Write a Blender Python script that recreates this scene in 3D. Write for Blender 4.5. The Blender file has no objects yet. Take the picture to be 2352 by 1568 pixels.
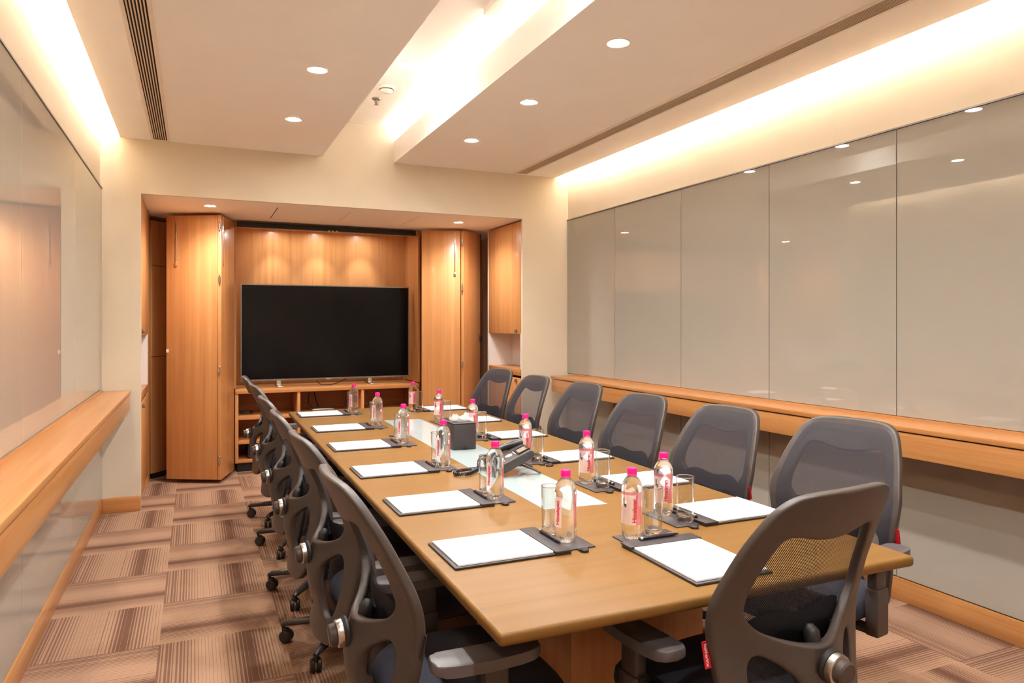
import bpy, bmesh, math, random
from mathutils import Vector, Matrix
random.seed(7)
PI = math.pi
C = bpy.context.scene.collection
SC = bpy.context.scene

# ---------------------------------------------------------------- materials
def s2l(c):
    return tuple(((v/255.0)/12.92 if v/255.0 <= 0.04045 else ((v/255.0+0.055)/1.055)**2.4) for v in c) + (1.0,)

def mat(name):
    m = bpy.data.materials.new(name)
    m.use_nodes = True
    nt = m.node_tree
    return m, nt, nt.nodes['Principled BSDF'], nt.nodes['Material Output']

def nd(nt, t, **k):
    n = nt.nodes.new(t)
    for a, v in k.items():
        setattr(n, a, v)
    return n

def lk(nt, a, b):
    nt.links.new(a, b)

def ramp(nt, stops, interp='LINEAR'):
    r = nd(nt, 'ShaderNodeValToRGB')
    e = r.color_ramp.elements
    r.color_ramp.interpolation = interp
    while len(e) < len(stops):
        e.new(0.5)
    for i, (p, c) in enumerate(stops):
        e[i].position = p
        e[i].color = c
    return r

def plain(name, col, rough=0.5, metal=0.0, spec=0.5, noise=0.0, nscale=40.0, coat=0.0, bump=0.0):
    m, nt, b, o = mat(name)
    c = s2l(col)
    b.inputs['Base Color'].default_value = c
    b.inputs['Roughness'].default_value = rough
    b.inputs['Metallic'].default_value = metal
    b.inputs['Specular IOR Level'].default_value = spec
    b.inputs['Coat Weight'].default_value = coat
    if noise or bump:
        tc = nd(nt, 'ShaderNodeTexCoord')
        n = nd(nt, 'ShaderNodeTexNoise')
        n.inputs['Scale'].default_value = nscale
        n.inputs['Detail'].default_value = 4
        lk(nt, tc.outputs['Object'], n.inputs['Vector'])
        if noise:
            d = tuple(v*(1-noise) for v in c[:3]) + (1,)
            l = tuple(min(1, v*(1+noise)) for v in c[:3]) + (1,)
            r = ramp(nt, [(0.3, d), (0.7, l)])
            lk(nt, n.outputs['Fac'], r.inputs['Fac'])
            lk(nt, r.outputs['Color'], b.inputs['Base Color'])
        if bump:
            bp = nd(nt, 'ShaderNodeBump')
            bp.inputs['Strength'].default_value = bump
            bp.inputs['Distance'].default_value = 0.002
            lk(nt, n.outputs['Fac'], bp.inputs['Height'])
            lk(nt, bp.outputs['Normal'], b.inputs['Normal'])
    return m

def wood(name, light, dark, axis='Z', rough=0.32, scale=1.0, coat=0.0, contrast=1.0, spec=0.4):
    """veneer: streaks stretched along one axis"""
    m, nt, b, o = mat(name)
    tc = nd(nt, 'ShaderNodeTexCoord')
    mp = nd(nt, 'ShaderNodeMapping')
    st = {'X': (0.6, 22, 22), 'Y': (22, 0.6, 22), 'Z': (22, 22, 0.6)}[axis]
    mp.inputs['Scale'].default_value = tuple(v*scale for v in st)
    lk(nt, tc.outputs['Object'], mp.inputs['Vector'])
    n1 = nd(nt, 'ShaderNodeTexNoise')
    n1.inputs['Scale'].default_value = 1.0
    n1.inputs['Detail'].default_value = 6
    n1.inputs['Roughness'].default_value = 0.62
    n1.inputs['Distortion'].default_value = 0.35
    lk(nt, mp.outputs['Vector'], n1.inputs['Vector'])
    mp2 = nd(nt, 'ShaderNodeMapping')
    st2 = {'X': (2.0, 260, 260), 'Y': (260, 2.0, 260), 'Z': (260, 260, 2.0)}[axis]
    mp2.inputs['Scale'].default_value = st2
    lk(nt, tc.outputs['Object'], mp2.inputs['Vector'])
    n2 = nd(nt, 'ShaderNodeTexNoise')
    n2.inputs['Scale'].default_value = 1.0
    n2.inputs['Detail'].default_value = 2
    lk(nt, mp2.outputs['Vector'], n2.inputs['Vector'])
    mx = nd(nt, 'ShaderNodeMath', operation='MULTIPLY_ADD')
    mx.inputs[1].default_value = 0.30*contrast
    lk(nt, n2.outputs['Fac'], mx.inputs[0])
    sc = nd(nt, 'ShaderNodeMath', operation='MULTIPLY')
    sc.inputs[1].default_value = 0.70
    lk(nt, n1.outputs['Fac'], sc.inputs[0])
    lk(nt, sc.outputs[0], mx.inputs[2])
    r = ramp(nt, [(0.34, s2l(dark)), (0.64, s2l(light))])
    lk(nt, mx.outputs[0], r.inputs['Fac'])
    lk(nt, r.outputs['Color'], b.inputs['Base Color'])
    b.inputs['Roughness'].default_value = rough
    b.inputs['Specular IOR Level'].default_value = spec
    b.inputs['Coat Weight'].default_value = coat
    b.inputs['Coat Roughness'].default_value = 0.12
    return m

M = {}
M['paint'] = plain('cream_paint', (219, 205, 182), 0.85, noise=0.015, nscale=3)
M['ceil'] = plain('ceiling_paint', (253, 248, 240), 0.9, noise=0.012, nscale=3)
M['white_paint'] = plain('white_laminate', (232, 224, 216), 0.5)
M['door'] = wood('door_veneer', (212, 154, 96), (190, 127, 73), 'Z', 0.35, coat=0.15)
M['wood_h'] = wood('ledge_veneer', (198, 142, 86), (174, 114, 62), 'Y', 0.30, coat=0.15)
M['wood_x'] = wood('shelf_veneer', (212, 152, 94), (186, 120, 66), 'X', 0.35)
M['table'] = wood('table_veneer', (131, 95, 47), (117, 82, 36), 'X', 0.36, 0.55, coat=0.0, spec=0.22)
M['table_edge'] = wood('table_lipping', (208, 158, 104), (186, 132, 80), 'Y', 0.28, coat=0.2)
M['pedestal'] = wood('pedestal_veneer', (206, 150, 96), (178, 118, 66), 'Z', 0.32)
M['white_glass'] = plain('white_inlay_glass', (164, 178, 178), 0.06, spec=0.5)
M['plastic'] = plain('dark_plastic', (74, 64, 58), 0.42, noise=0.05, nscale=300, bump=0.05)
M['plastic2'] = plain('black_plastic', (36, 34, 34), 0.45)
M['pad_plastic'] = plain('armrest_plastic', (96, 90, 90), 0.38)
M['base_plastic'] = plain('base_plastic', (58, 54, 54), 0.32)
M['fabric'] = plain('black_fabric', (52, 52, 62), 0.95, noise=0.25, nscale=900, bump=0.3)
M['pad_fabric'] = plain('lumbar_fabric', (62, 58, 62), 0.8, noise=0.2, nscale=900, bump=0.3)
M['silver'] = plain('satin_silver', (205, 198, 190), 0.28, 1.0)
M['chrome'] = plain('chrome', (225, 222, 218), 0.12, 1.0)
M['black'] = plain('black_metal', (20, 19, 19), 0.5)
M['dark_gap'] = plain('dark_gap', (18, 14, 12), 0.9)
M['leather'] = plain('black_leather', (58, 50, 50), 0.48, noise=0.12, nscale=500, bump=0.25)
M['paper'] = plain('white_paper', (250, 250, 250), 0.8)
M['pen'] = plain('pen_black', (26, 24, 26), 0.25)
M['pink'] = plain('pink_cap', (240, 20, 130), 0.35)
M['red_tag'] = plain('red_tag', (190, 18, 32), 0.5)
M['dark_tag'] = plain('dark_tag', (40, 32, 28), 0.6)
M['tissue'] = plain('tissue_paper', (246, 246, 244), 0.9)
M['phone'] = plain('phone_plastic', (70, 64, 62), 0.35)
M['phone_dark'] = plain('handset_plastic', (44, 40, 44), 0.25)
M['lcd'] = plain('phone_lcd', (150, 140, 118), 0.2)
M['key'] = plain('phone_keys', (200, 196, 196), 0.4)
M['metal_grey'] = plain('grey_metal', (150, 142, 134), 0.35, 0.8)
M['vent'] = plain('vent_aluminium', (222, 196, 166), 0.5)
M['ring'] = plain('downlight_trim', (240, 226, 208), 0.45)
M['detector'] = plain('detector_plastic', (238, 230, 222), 0.5)

def emit(name, col, strength):
    m, nt, b, o = mat(name)
    nt.nodes.remove(b)
    e = nd(nt, 'ShaderNodeEmission')
    e.inputs['Color'].default_value = col
    e.inputs['Strength'].default_value = strength
    lk(nt, e.outputs[0], o.inputs['Surface'])
    return m
M['lens'] = emit('downlight_lens', (1.0, 0.985, 0.96, 1), 30.0)
M['strip'] = emit('cove_strip', (1.0, 1.0, 1.05, 1), 11.0)
M['strip_mid'] = emit('cove_strip_centre', (1.0, 1.0, 1.05, 1), 3.6)

# back-painted glass wall lining
m, nt, b, o = mat('backpainted_glass')
b.inputs['Base Color'].default_value = s2l((164, 158, 146))
b.inputs['Roughness'].default_value = 0.0
b.inputs['Specular IOR Level'].default_value = 0.5
b.inputs['IOR'].default_value = 1.58
M['wallglass'] = m
m, nt, b, o = mat('tv_screen')
b.inputs['Base Color'].default_value = s2l((6, 6, 7))
b.inputs['Roughness'].default_value = 0.20
b.inputs['Specular IOR Level'].default_value = 0.25
M['screen'] = m

def glassy(name, ior, transp, tint=(1, 1, 1, 1), rough=0.0):
    m, nt, b, o = mat(name)
    nt.nodes.remove(b)
    g = nd(nt, 'ShaderNodeBsdfGlass')
    g.inputs['IOR'].default_value = ior
    g.inputs['Roughness'].default_value = rough
    g.inputs['Color'].default_value = tint
    t = nd(nt, 'ShaderNodeBsdfTransparent')
    t.inputs['Color'].default_value = tint
    mx = nd(nt, 'ShaderNodeMixShader')
    mx.inputs['Fac'].default_value = transp
    lk(nt, g.outputs[0], mx.inputs[1])
    lk(nt, t.outputs[0], mx.inputs[2])
    lk(nt, mx.outputs[0], o.inputs['Surface'])
    return m
M['water'] = glassy('bottled_water', 1.32, 0.16, (0.995, 0.995, 0.995, 1))
M['glass_base'] = glassy('thick_glass', 1.5, 0.08, (0.99, 0.99, 0.99, 1))
m, nt, b, o = mat('thin_glass')
nt.nodes.remove(b)
lw = nd(nt, 'ShaderNodeLayerWeight'); lw.inputs['Blend'].default_value = 0.5
pw = nd(nt, 'ShaderNodeMath', operation='POWER'); pw.inputs[1].default_value = 2.6
lk(nt, lw.outputs['Facing'], pw.inputs[0])
fr = nd(nt, 'ShaderNodeMath', operation='MULTIPLY_ADD'); fr.inputs[1].default_value = 0.85; fr.inputs[2].default_value = 0.05
lk(nt, pw.outputs[0], fr.inputs[0])
gl = nd(nt, 'ShaderNodeBsdfGlossy'); gl.inputs['Roughness'].default_value = 0.0
tr = nd(nt, 'ShaderNodeBsdfTransparent'); tr.inputs['Color'].default_value = (0.96, 0.965, 0.96, 1)
mx = nd(nt, 'ShaderNodeMixShader')
lk(nt, fr.outputs[0], mx.inputs['Fac']); lk(nt, tr.outputs[0], mx.inputs[1]); lk(nt, gl.outputs[0], mx.inputs[2]); lk(nt, mx.outputs[0], o.inputs['Surface'])
M['tumbler'] = m

def translucent(name, col, alpha):
    m, nt, b, o = mat(name)
    b.inputs['Base Color'].default_value = s2l(col)
    b.inputs['Roughness'].default_value = 0.5
    b.inputs['Alpha'].default_value = alpha
    return m
M['label'] = translucent('label_film', (244, 214, 216), 0.55)
M['label_red'] = translucent('label_stripe', (214, 92, 104), 0.72)
M['label_ink'] = plain('label_ink', (190, 14, 62), 0.5)
M['label_dark'] = plain('label_bird_ink', (60, 50, 52), 0.5)

# open-weave chair mesh: real holes by alpha, from UV in metres
m, nt, b, o = mat('chair_mesh_fabric')
b.inputs['Base Color'].default_value = s2l((58, 54, 60))
b.inputs['Roughness'].default_value = 0.75
uv = nd(nt, 'ShaderNodeUVMap')
sx = nd(nt, 'ShaderNodeSeparateXYZ')
lk(nt, uv.outputs['UV'], sx.inputs[0])
def stripes(a, c, pitch, duty):
    m1 = nd(nt, 'ShaderNodeMath', operation='MULTIPLY'); m1.inputs[1].default_value = a/pitch
    m2 = nd(nt, 'ShaderNodeMath', operation='MULTIPLY_ADD'); m2.inputs[1].default_value = c/pitch
    lk(nt, sx.outputs['X'], m1.inputs[0]); lk(nt, sx.outputs['Y'], m2.inputs[0]); lk(nt, m1.outputs[0], m2.inputs[2])
    f = nd(nt, 'ShaderNodeMath', operation='FRACT'); lk(nt, m2.outputs[0], f.inputs[0])
    g = nd(nt, 'ShaderNodeMath', operation='LESS_THAN'); g.inputs[1].default_value = duty
    lk(nt, f.outputs[0], g.inputs[0])
    return g
g1 = stripes(0.72, 0.69, 0.0034, 0.50)
g2 = stripes(-0.69, 0.72, 0.0026, 0.20)
mx = nd(nt, 'ShaderNodeMath', operation='MAXIMUM')
lk(nt, g1.outputs[0], mx.inputs[0]); lk(nt, g2.outputs[0], mx.inputs[1])
lk(nt, mx.outputs[0], b.inputs['Alpha'])
M['mesh'] = m

# carpet tiles, half metre, quarter-turned
m, nt, b, o = mat('carpet_tiles')
geo = nd(nt, 'ShaderNodeNewGeometry')
sp = nd(nt, 'ShaderNodeSeparateXYZ'); lk(nt, geo.outputs['Position'], sp.inputs[0])
def mth(op, a, bb=None, cc=None):
    n = nd(nt, 'ShaderNodeMath', operation=op)
    for i, v in enumerate((a, bb, cc)):
        if v is None: continue
        if isinstance(v, (int, float)): n.inputs[i].default_value = v
        else: lk(nt, v, n.inputs[i])
    return n.outputs[0]
X = mth('MULTIPLY_ADD', sp.outputs['X'], 2.0, 0.28)
Y = mth('MULTIPLY_ADD', sp.outputs['Y'], 2.0, -0.86)
fx, fy = mth('FLOOR', X), mth('FLOOR', Y)
par = mth('FLOORED_MODULO', mth('ADD', fx, fy), 2.0)
ux, uy = mth('FRACT', X), mth('SUBTRACT', 1.0, mth('FRACT', Y))
u = mth('ADD', mth('MULTIPLY', ux, par), mth('MULTIPLY', uy, mth('SUBTRACT', 1.0, par)))
vv = mth('ADD', mth('MULTIPLY', uy, par), mth('MULTIPLY', ux, mth('SUBTRACT', 1.0, par)))
TAN, BRN = s2l((174, 138, 111)), s2l((112, 79, 62))
cov = ramp(nt, [(0.0, (.62,)*3+(1,)), (0.18, (.46,)*3+(1,)), (0.36, (.10,)*3+(1,)), (0.48, (.10,)*3+(1,)), (0.60, (.42,)*3+(1,)), (0.665, (1,)*3+(1,)), (0.755, (1,)*3+(1,)), (0.78, (.70,)*3+(1,)), (0.90, (.32,)*3+(1,)), (1.0, (.06,)*3+(1,))])
lk(nt, u, cov.inputs['Fac'])
NL_ = 36.0
cell = mth('MULTIPLY', u, NL_)
wn = nd(nt, 'ShaderNodeTexWhiteNoise', noise_dimensions='1D'); lk(nt, mth('FLOOR', cell), wn.inputs['W'])
cv = mth('MULTIPLY', cov.outputs['Color'], mth('MULTIPLY_ADD', wn.outputs['Value'], 0.9, 0.55))
dark = mth('LESS_THAN', mth('FRACT', cell), cv)
fac = mth('MULTIPLY_ADD', dark, 0.62, mth('MULTIPLY', cov.outputs['Color'], 0.38))
mixl = nd(nt, 'ShaderNodeMix', data_type='RGBA', blend_type='MIX')
lk(nt, fac, mixl.inputs['Factor']); mixl.inputs['A'].default_value = TAN; mixl.inputs['B'].default_value = BRN
# pile speckle
n3 = nd(nt, 'ShaderNodeTexNoise'); n3.inputs['Scale'].default_value = 260.0; n3.inputs['Detail'].default_value = 2
lk(nt, geo.outputs['Position'], n3.inputs['Vector'])
sp2 = ramp(nt, [(0.32, (0.80, 0.80, 0.80, 1)), (0.68, (1.1, 1.1, 1.1, 1))]); lk(nt, n3.outputs['Fac'], sp2.inputs['Fac'])
mul = nd(nt, 'ShaderNodeMix', data_type='RGBA', blend_type='MULTIPLY'); mul.inputs['Factor'].default_value = 1.0
lk(nt, mixl.outputs['Result'], mul.inputs['A']); lk(nt, sp2.outputs['Color'], mul.inputs['B'])
lk(nt, mul.outputs['Result'], b.inputs['Base Color'])
b.inputs['Roughness'].default_value = 0.95
b.inputs['Specular IOR Level'].default_value = 0.1
bp = nd(nt, 'ShaderNodeBump'); bp.inputs['Strength'].default_value = 0.35; bp.inputs['Distance'].default_value = 0.003
lk(nt, n3.outputs['Fac'], bp.inputs['Height']); lk(nt, bp.outputs['Normal'], b.inputs['Normal'])
M['carpet'] = m

# ---------------------------------------------------------------- mesh helpers
def merge(bm, other, mtx=None):
    vm = {}
    for v in other.verts:
        vm[v] = bm.verts.new(mtx @ v.co if mtx is not None else v.co)
    for f in other.faces:
        try: bm.faces.new([vm[v] for v in f.verts])
        except ValueError: pass
    other.free()
    return bm

def box(bm, x0, x1, y0, y1, z0, z1, r=0.0, seg=2, mtx=None):
    b2 = bmesh.new()
    vs = [b2.verts.new((x, y, z)) for x in (x0, x1) for y in (y0, y1) for z in (z0, z1)]
    for q in ((0, 1, 3, 2), (4, 6, 7, 5), (0, 4, 5, 1), (2, 3, 7, 6), (0, 2, 6, 4), (1, 5, 7, 3)):
        b2.faces.new([vs[i] for i in q])
    if r > 0:
        bmesh.ops.bevel(b2, geom=b2.edges[:], offset=r, segments=seg, affect='EDGES', profile=0.5)
    bmesh.ops.recalc_face_normals(b2, faces=b2.faces[:])
    return merge(bm, b2, mtx)

def B(*a, **k):
    return box(bmesh.new(), *a, **k)

def tube(bm, pts, r, n=10, radii=None, cap=True, flat=1.0):
    pts = [Vector(p) for p in pts]
    rings = []
    up = None
    for i, p in enumerate(pts):
        t = (pts[min(i+1, len(pts)-1)] - pts[max(i-1, 0)]).normalized()
        if up is None:
            a = Vector((0, 0, 1)) if abs(t.z) < 0.9 else Vector((1, 0, 0))
            up = (a - t*a.dot(t)).normalized()
        else:
            up = (up - t*up.dot(t)).normalized()
        sd = t.cross(up)
        rr = radii[i] if radii else r
        rings.append([bm.verts.new(p + (up*math.sin(2*PI*k/n)*flat + sd*math.cos(2*PI*k/n))*rr) for k in range(n)])
    for a, b2 in zip(rings, rings[1:]):
        for k in range(n):
            bm.faces.new((a[k], a[(k+1) % n], b2[(k+1) % n], b2[k]))
    if cap:
        bm.faces.new(rings[0][::-1]); bm.faces.new(rings[-1])
    return bm

def lathe(bm, prof, n=24, c=(0, 0, 0), mod=None, mtx=None):
    b2 = bmesh.new()
    rings = []
    for r, z in prof:
        if r < 1e-6:
            rings.append([b2.verts.new((0, 0, z))])
        else:
            rings.append([b2.verts.new(((r*(mod(2*PI*k/n, z) if mod else 1))*math.cos(2*PI*k/n), (r*(mod(2*PI*k/n, z) if mod else 1))*math.sin(2*PI*k/n), z)) for k in range(n)])
    for a, b in zip(rings, rings[1:]):
        for k in range(n):
            q = [a[k % len(a)], a[(k+1) % n % len(a)], b[(k+1) % n % len(b)], b[k % len(b)]]
            q2 = []
            for v in q:
                if v not in q2: q2.append(v)
            if len(q2) > 2: b2.faces.new(q2)
    bmesh.ops.recalc_face_normals(b2, faces=b2.faces[:])
    mt = Matrix.Translation(c) if mtx is None else mtx
    return merge(bm, b2, mt)

def cyl(bm, r, z0, z1, n=24, c=(0, 0, 0), bev=0.0, mtx=None):
    pr = [(0, z0), (r, z0), (r, z1), (0, z1)]
    if bev: pr = [(0, z0), (r-bev, z0), (r, z0+bev), (r, z1-bev), (r-bev, z1), (0, z1)]
    return lathe(bm, pr, n, c, mtx=mtx)

def prism(bm, poly, z0, z1, mtx=None, r=0.0):
    b2 = bmesh.new()
    lo = [b2.verts.new((x, y, z0)) for x, y in poly]
    hi = [b2.verts.new((x, y, z1)) for x, y in poly]
    n = len(poly)
    b2.faces.new(lo[::-1]); b2.faces.new(hi)
    for k in range(n):
        b2.faces.new((lo[k], lo[(k+1) % n], hi[(k+1) % n], hi[k]))
    bmesh.ops.recalc_face_normals(b2, faces=b2.faces[:])
    if r: bmesh.ops.bevel(b2, geom=b2.edges[:], offset=r, segments=2, affect='EDGES', profile=0.5)
    return merge(bm, b2, mtx)

def smooth(me, ang=35):
    for p in me.polygons: p.use_smooth = True
    try: me.set_sharp_from_angle(angle=math.radians(ang))
    except Exception: pass

def wloc(o):
    v = Vector((0, 0, 0))
    while o is not None:
        v = v + Vector(o.location); o = o.parent
    return v

def obj(name, bm, m, parent=None, world=False, ang=35, sm=True):
    me = bpy.data.meshes.new(name)
    if world and parent is not None:
        bmesh.ops.translate(bm, verts=bm.verts[:], vec=-wloc(parent))
    bm.normal_update()
    bm.to_mesh(me); bm.free()
    me.materials.append(M[m])
    if sm: smooth(me, ang)
    o = bpy.data.objects.new(name, me)
    C.objects.link(o)
    if parent is not None: o.parent = parent
    return o

def thing(name, label, cat, loc=(0, 0, 0), rotz=0.0, group=None):
    o = bpy.data.objects.new(name, None)
    o.empty_display_size = 0.05
    C.objects.link(o)
    o.location = loc; o.rotation_euler = (0, 0, rotz)
    return tag(o, label, cat, group)

def tag(o, label, cat, group=None):
    o['label'] = label; o['category'] = cat
    if group: o['group'] = group
    return o

def struct(name, bm, m):
    o = obj(name, bm, m)
    o['kind'] = 'structure'
    return o

def dup(root, loc, rotz, label, group=None):
    r = root.copy(); C.objects.link(r)
    r.location = loc; r.rotation_euler = (0, 0, rotz); r['label'] = label
    if group: r['group'] = group
    def rec(src, dst):
        for ch in list(src.children):
            c = ch.copy(); C.objects.link(c); c.parent = dst
            rec(ch, c)
    rec(root, r)
    return r

def text_bm(body, size, bold=0.0):
    cu = bpy.data.curves.new('t', 'FONT')
    cu.body = body; cu.size = size; cu.offset = bold; cu.align_x = 'CENTER'; cu.align_y = 'CENTER'
    to = bpy.data.objects.new('t', cu); C.objects.link(to)
    bpy.context.view_layer.update()
    me = bpy.data.meshes.new_from_object(to.evaluated_get(bpy.context.evaluated_depsgraph_get()))
    bpy.data.objects.remove(to); bpy.data.curves.remove(cu)
    bm = bmesh.new(); bm.from_mesh(me); bpy.data.meshes.remove(me)
    return bm

def interp(pts, t):
    if t <= pts[0][0]: return pts[0][1]
    for (a, va), (b, vb) in zip(pts, pts[1:]):
        if t <= b: return va + (vb-va)*(t-a)/(b-a)
    return pts[-1][1]

def catmull(pts, sub=5):
    out = []; n = len(pts)
    for i in range(n):
        p0, p1, p2, p3 = (Vector(pts[(i+k-1) % n]) for k in range(4))
        for j in range(sub):
            t = j/sub
            out.append(0.5*((2*p1) + (p2-p0)*t + (2*p0-5*p1+4*p2-p3)*t*t + (3*p1-p0-3*p2+p3)*t**3))
    return out

# ---------------------------------------------------------------- room
XL, XR, YF, YB = -0.63, 3.236, 5.97, -1.6
ZC, ZR, ZT = 2.757, 3.056, 3.10
NB = 7.68                       # back of the media niche
NL, NR, NZ = -0.364, 2.759, 2.353

struct('floor', B(-0.9, 3.5, YB-0.1, NB+0.1, -0.08, 0.0), 'carpet')
struct('wall_left', B(XL-0.12, XL, YB, YF, 0, ZT), 'paint')
struct('wall_right', B(XR, XR+0.12, YB, YF, 0, ZT), 'paint')
struct('wall_rear', B(XL-0.12, XR+0.12, YB-0.12, YB, 0, ZT), 'paint')
bm = bmesh.new()
box(bm, XL-0.12, NL, YF, YF+0.025, 0, ZT)
box(bm, NR, XR+0.12, YF, YF+0.025, 0, ZT)
box(bm, NL, NR, YF, YF+0.025, NZ, ZT)
struct('wall_far', bm, 'paint')
struct('wall_niche_left', B(-0.78, -0.66, YF+0.025, NB+0.1, 0, ZT), 'paint')
struct('wall_niche_right', B(3.04, 3.16, YF+0.025, NB+0.1, 0, ZT), 'paint')
struct('wall_niche_back', B(-0.66, 3.04, NB, NB+0.1, 0, ZT), 'door')

bm = bmesh.new()
box(bm, XL, XR, YB, YF, ZR, ZT)                        # upper ceiling
box(bm, -0.50, 0.953, YB, YF, ZC, ZC+0.045)            # left dropped panel
box(bm, -0.20, 0.953, YB, YF, ZC+0.045, ZR)
box(bm, 1.553, 3.095, YB, YF, ZC, ZC+0.045)            # right dropped panel
box(bm, 1.86, 2.78, YB, YF, ZC+0.045, ZR)
box(bm, 1.553, 1.580, YB, YF, ZC+0.045, 2.937)         # upstand of the centre cove
box(bm, 1.40, 1.86, YB, 3.52, ZR-0.035, ZR)            # step of the centre recess
box(bm, -0.66, 3.04, YF+0.025, NB, NZ, NZ+0.10)        # niche ceiling
struct('ceiling', bm, 'ceil')

for nm, xs, ys in (('baseboard_left', (XL+0.001, XL+0.016), (YB, YF)), ('baseboard_right', (XR-0.016, XR-0.001), (YB, YF)),
                   ('baseboard_far', (XL+0.016, NL), (YF-0.015, YF-0.001)), ('baseboard_far_right', (NR, XR-0.016), (YF-0.015, YF-0.001)),
                   ('baseboard_rear', (XL+0.016, XR-0.016), (YB+0.001, YB+0.016))):
    struct(nm, B(xs[0], xs[1], ys[0], ys[1], 0, 0.112, r=0.003), 'wood_h' if 'far' not in nm and 'rear' not in nm else 'wood_x')

# back-painted glass lining
def glass_panel(side, y0, y1, z0, z1, label):
    g = 0.0025
    x0, x1 = (XR-0.012, XR-0.002) if side == 'R' else (XL+0.002, XL+0.012)
    o = obj('glass_panel', B(x0, x1, y0+g, y1-g, z0, z1, r=0.0012, seg=1), 'wallglass')
    tag(o, label, 'glass panel', 'back-painted glass wall panels')
RY = [5.966, 5.127, 4.236, 3.366, 2.495, 1.625, YB+0.02]
nmR = ['beside the far wall corner', 'second from the far wall', 'third from the far wall', 'fourth from the far wall', 'fifth from the far wall', 'behind the camera']
for i in range(6):
    glass_panel('R', RY[i+1], RY[i], 0.922, 2.36, 'grey glass panel above right wall ledge, ' + nmR[i])
    glass_panel('R', RY[i+1], RY[i], 0.118, 0.762, 'grey glass panel below right wall ledge, ' + nmR[i])
LY = [5.966, 3.33, 0.70, YB+0.02]
nmL = ['the one ending at the far wall', 'cut by the left edge of frame', 'behind the camera']
for i in range(3):
    glass_panel('L', LY[i+1], LY[i], 0.915, 2.365, 'pale glass panel above left wall ledge, ' + nmL[i])
    glass_panel('L', LY[i+1], LY[i], 0.118, 0.748, 'pale glass panel below left wall ledge, ' + nmL[i])
bm = B(XR-0.016, XR-0.001, YB, YF-0.002, 2.362, 2.370); struct('trim_1', bm, 'metal_grey')
bm = B(XL+0.001, XL+0.016, YB, YF-0.002, 2.367, 2.375); struct('trim_2', bm, 'metal_grey')

# wall ledges
t = thing('wall_ledge', 'long wooden ledge on the right wall behind the row of chairs', 'ledge', (XR-0.13, 2.0, 0.77))
obj('ledge_top', B(2.985, XR-0.001, YB+0.02, 5.845, 0.886, 0.911, r=0.003), 'wood_h', t, True)
obj('ledge_front', B(2.992, XR-0.02, YB+0.02, 5.84, 0.768, 0.880, r=0.002), 'wood_h', t, True)
obj('back_strip', B(XR-0.022, XR-0.013, YB+0.02, 5.845, 0.911, 0.921), 'wood_h', t, True)
t = thing('wall_ledge', 'long glossy wooden ledge on the left wall, running out of frame', 'ledge', (XL+0.1, 2.0, 0.76))
obj('ledge_top', B(XL+0.001, -0.428, YB+0.02, 5.935, 0.872, 0.897, r=0.003), 'wood_h', t, True)
obj('ledge_front', B(XL+0.02, -0.434, YB+0.02, 5.93, 0.756, 0.866, r=0.002), 'wood_h', t, True)
obj('back_strip', B(XL+0.013, XL+0.022, YB+0.02, 5.935, 0.897, 0.909), 'wood_h', t, True)

# ---------------------------------------------------------------- ceiling fittings
def spot(parent, x, y, z, power, size=152, blend=1.0, rad=0.035, col=(1.0, 0.995, 1.0)):
    l = bpy.data.lights.new('downlight_lamp', 'SPOT')
    l.energy = power; l.spot_size = math.radians(size); l.spot_blend = blend; l.shadow_soft_size = rad; l.color = col
    o = bpy.data.objects.new('downlight_lamp', l); C.objects.link(o)
    o.parent = parent; o.location = (0, 0, -0.022)
    return o

def downlight(x, y, z, r, power, label, group, **k):
    t = thing('ceiling_downlight', label, 'ceiling light', (x, y, z), 0, group)
    obj('trim_ring', lathe(bmesh.new(), [(r, -0.0005), (r*1.28, -0.0005), (r*1.28, -0.003), (r*1.22, -0.006), (r, -0.004), (r, -0.0005)], 32), 'ring', t)
    obj('lens', lathe(bmesh.new(), [(0, -0.003), (r*0.995, -0.002)], 32), 'lens', t)
    tl = k.pop('tilt', 0.0)
    spot(t, x, y, z, power, **k).rotation_euler = (math.radians(tl), 0, 0)
    return t
PW = 5.3
G1 = 'round recessed downlights'
for y, nm in ((4.965, 'the farther of the two on the left ceiling panel'), (3.95, 'the nearer of the two on the left ceiling panel')):
    downlight(0.605, y, ZC, 0.044, PW, 'round white recessed downlight, ' + nm, G1)
for y, nm in ((5.0, 'farthest of the three on the right ceiling panel'), (3.993, 'middle of the three on the right ceiling panel'), (2.976, 'nearest of the three on the right ceiling panel')):
    downlight(1.89, y, ZC, 0.046, PW, 'round white recessed downlight, ' + nm, G1)
for x, ys in ((0.605, (2.95, 1.95, 0.95, -0.1)), (1.89, (1.98, 0.98, -0.1))):
    for y in ys:
        downlight(x, y, ZC, 0.045, PW, 'round recessed downlight out of view above the near end of the room', 'downlights out of view')
downlight(1.232, 4.475, ZR, 0.044, PW, 'round downlight in the raised centre recess of the ceiling', G1)
downlight(1.232, 2.4, ZR-0.035 if False else ZR, 0.044, PW, 'round downlight in the recess, out of view overhead', 'downlights out of view')
downlight(0.117, 6.344, NZ, 0.040, 6.5, 'round downlight in the niche ceiling above the left folding door', G1, size=150)
downlight(2.293, 6.412, NZ, 0.040, 6.5, 'round downlight in the niche ceiling above the right folding door', G1, size=150)
for x, nm in ((0.74, 'left'), (1.18, 'middle'), (1.63, 'right')):
    downlight(x, 7.46, NZ, 0.030, 2.0, 'small spotlight hidden above the television, %s of three' % nm, 'spotlights above the television', size=62, blend=0.9, rad=0.02, tilt=14)

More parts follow.
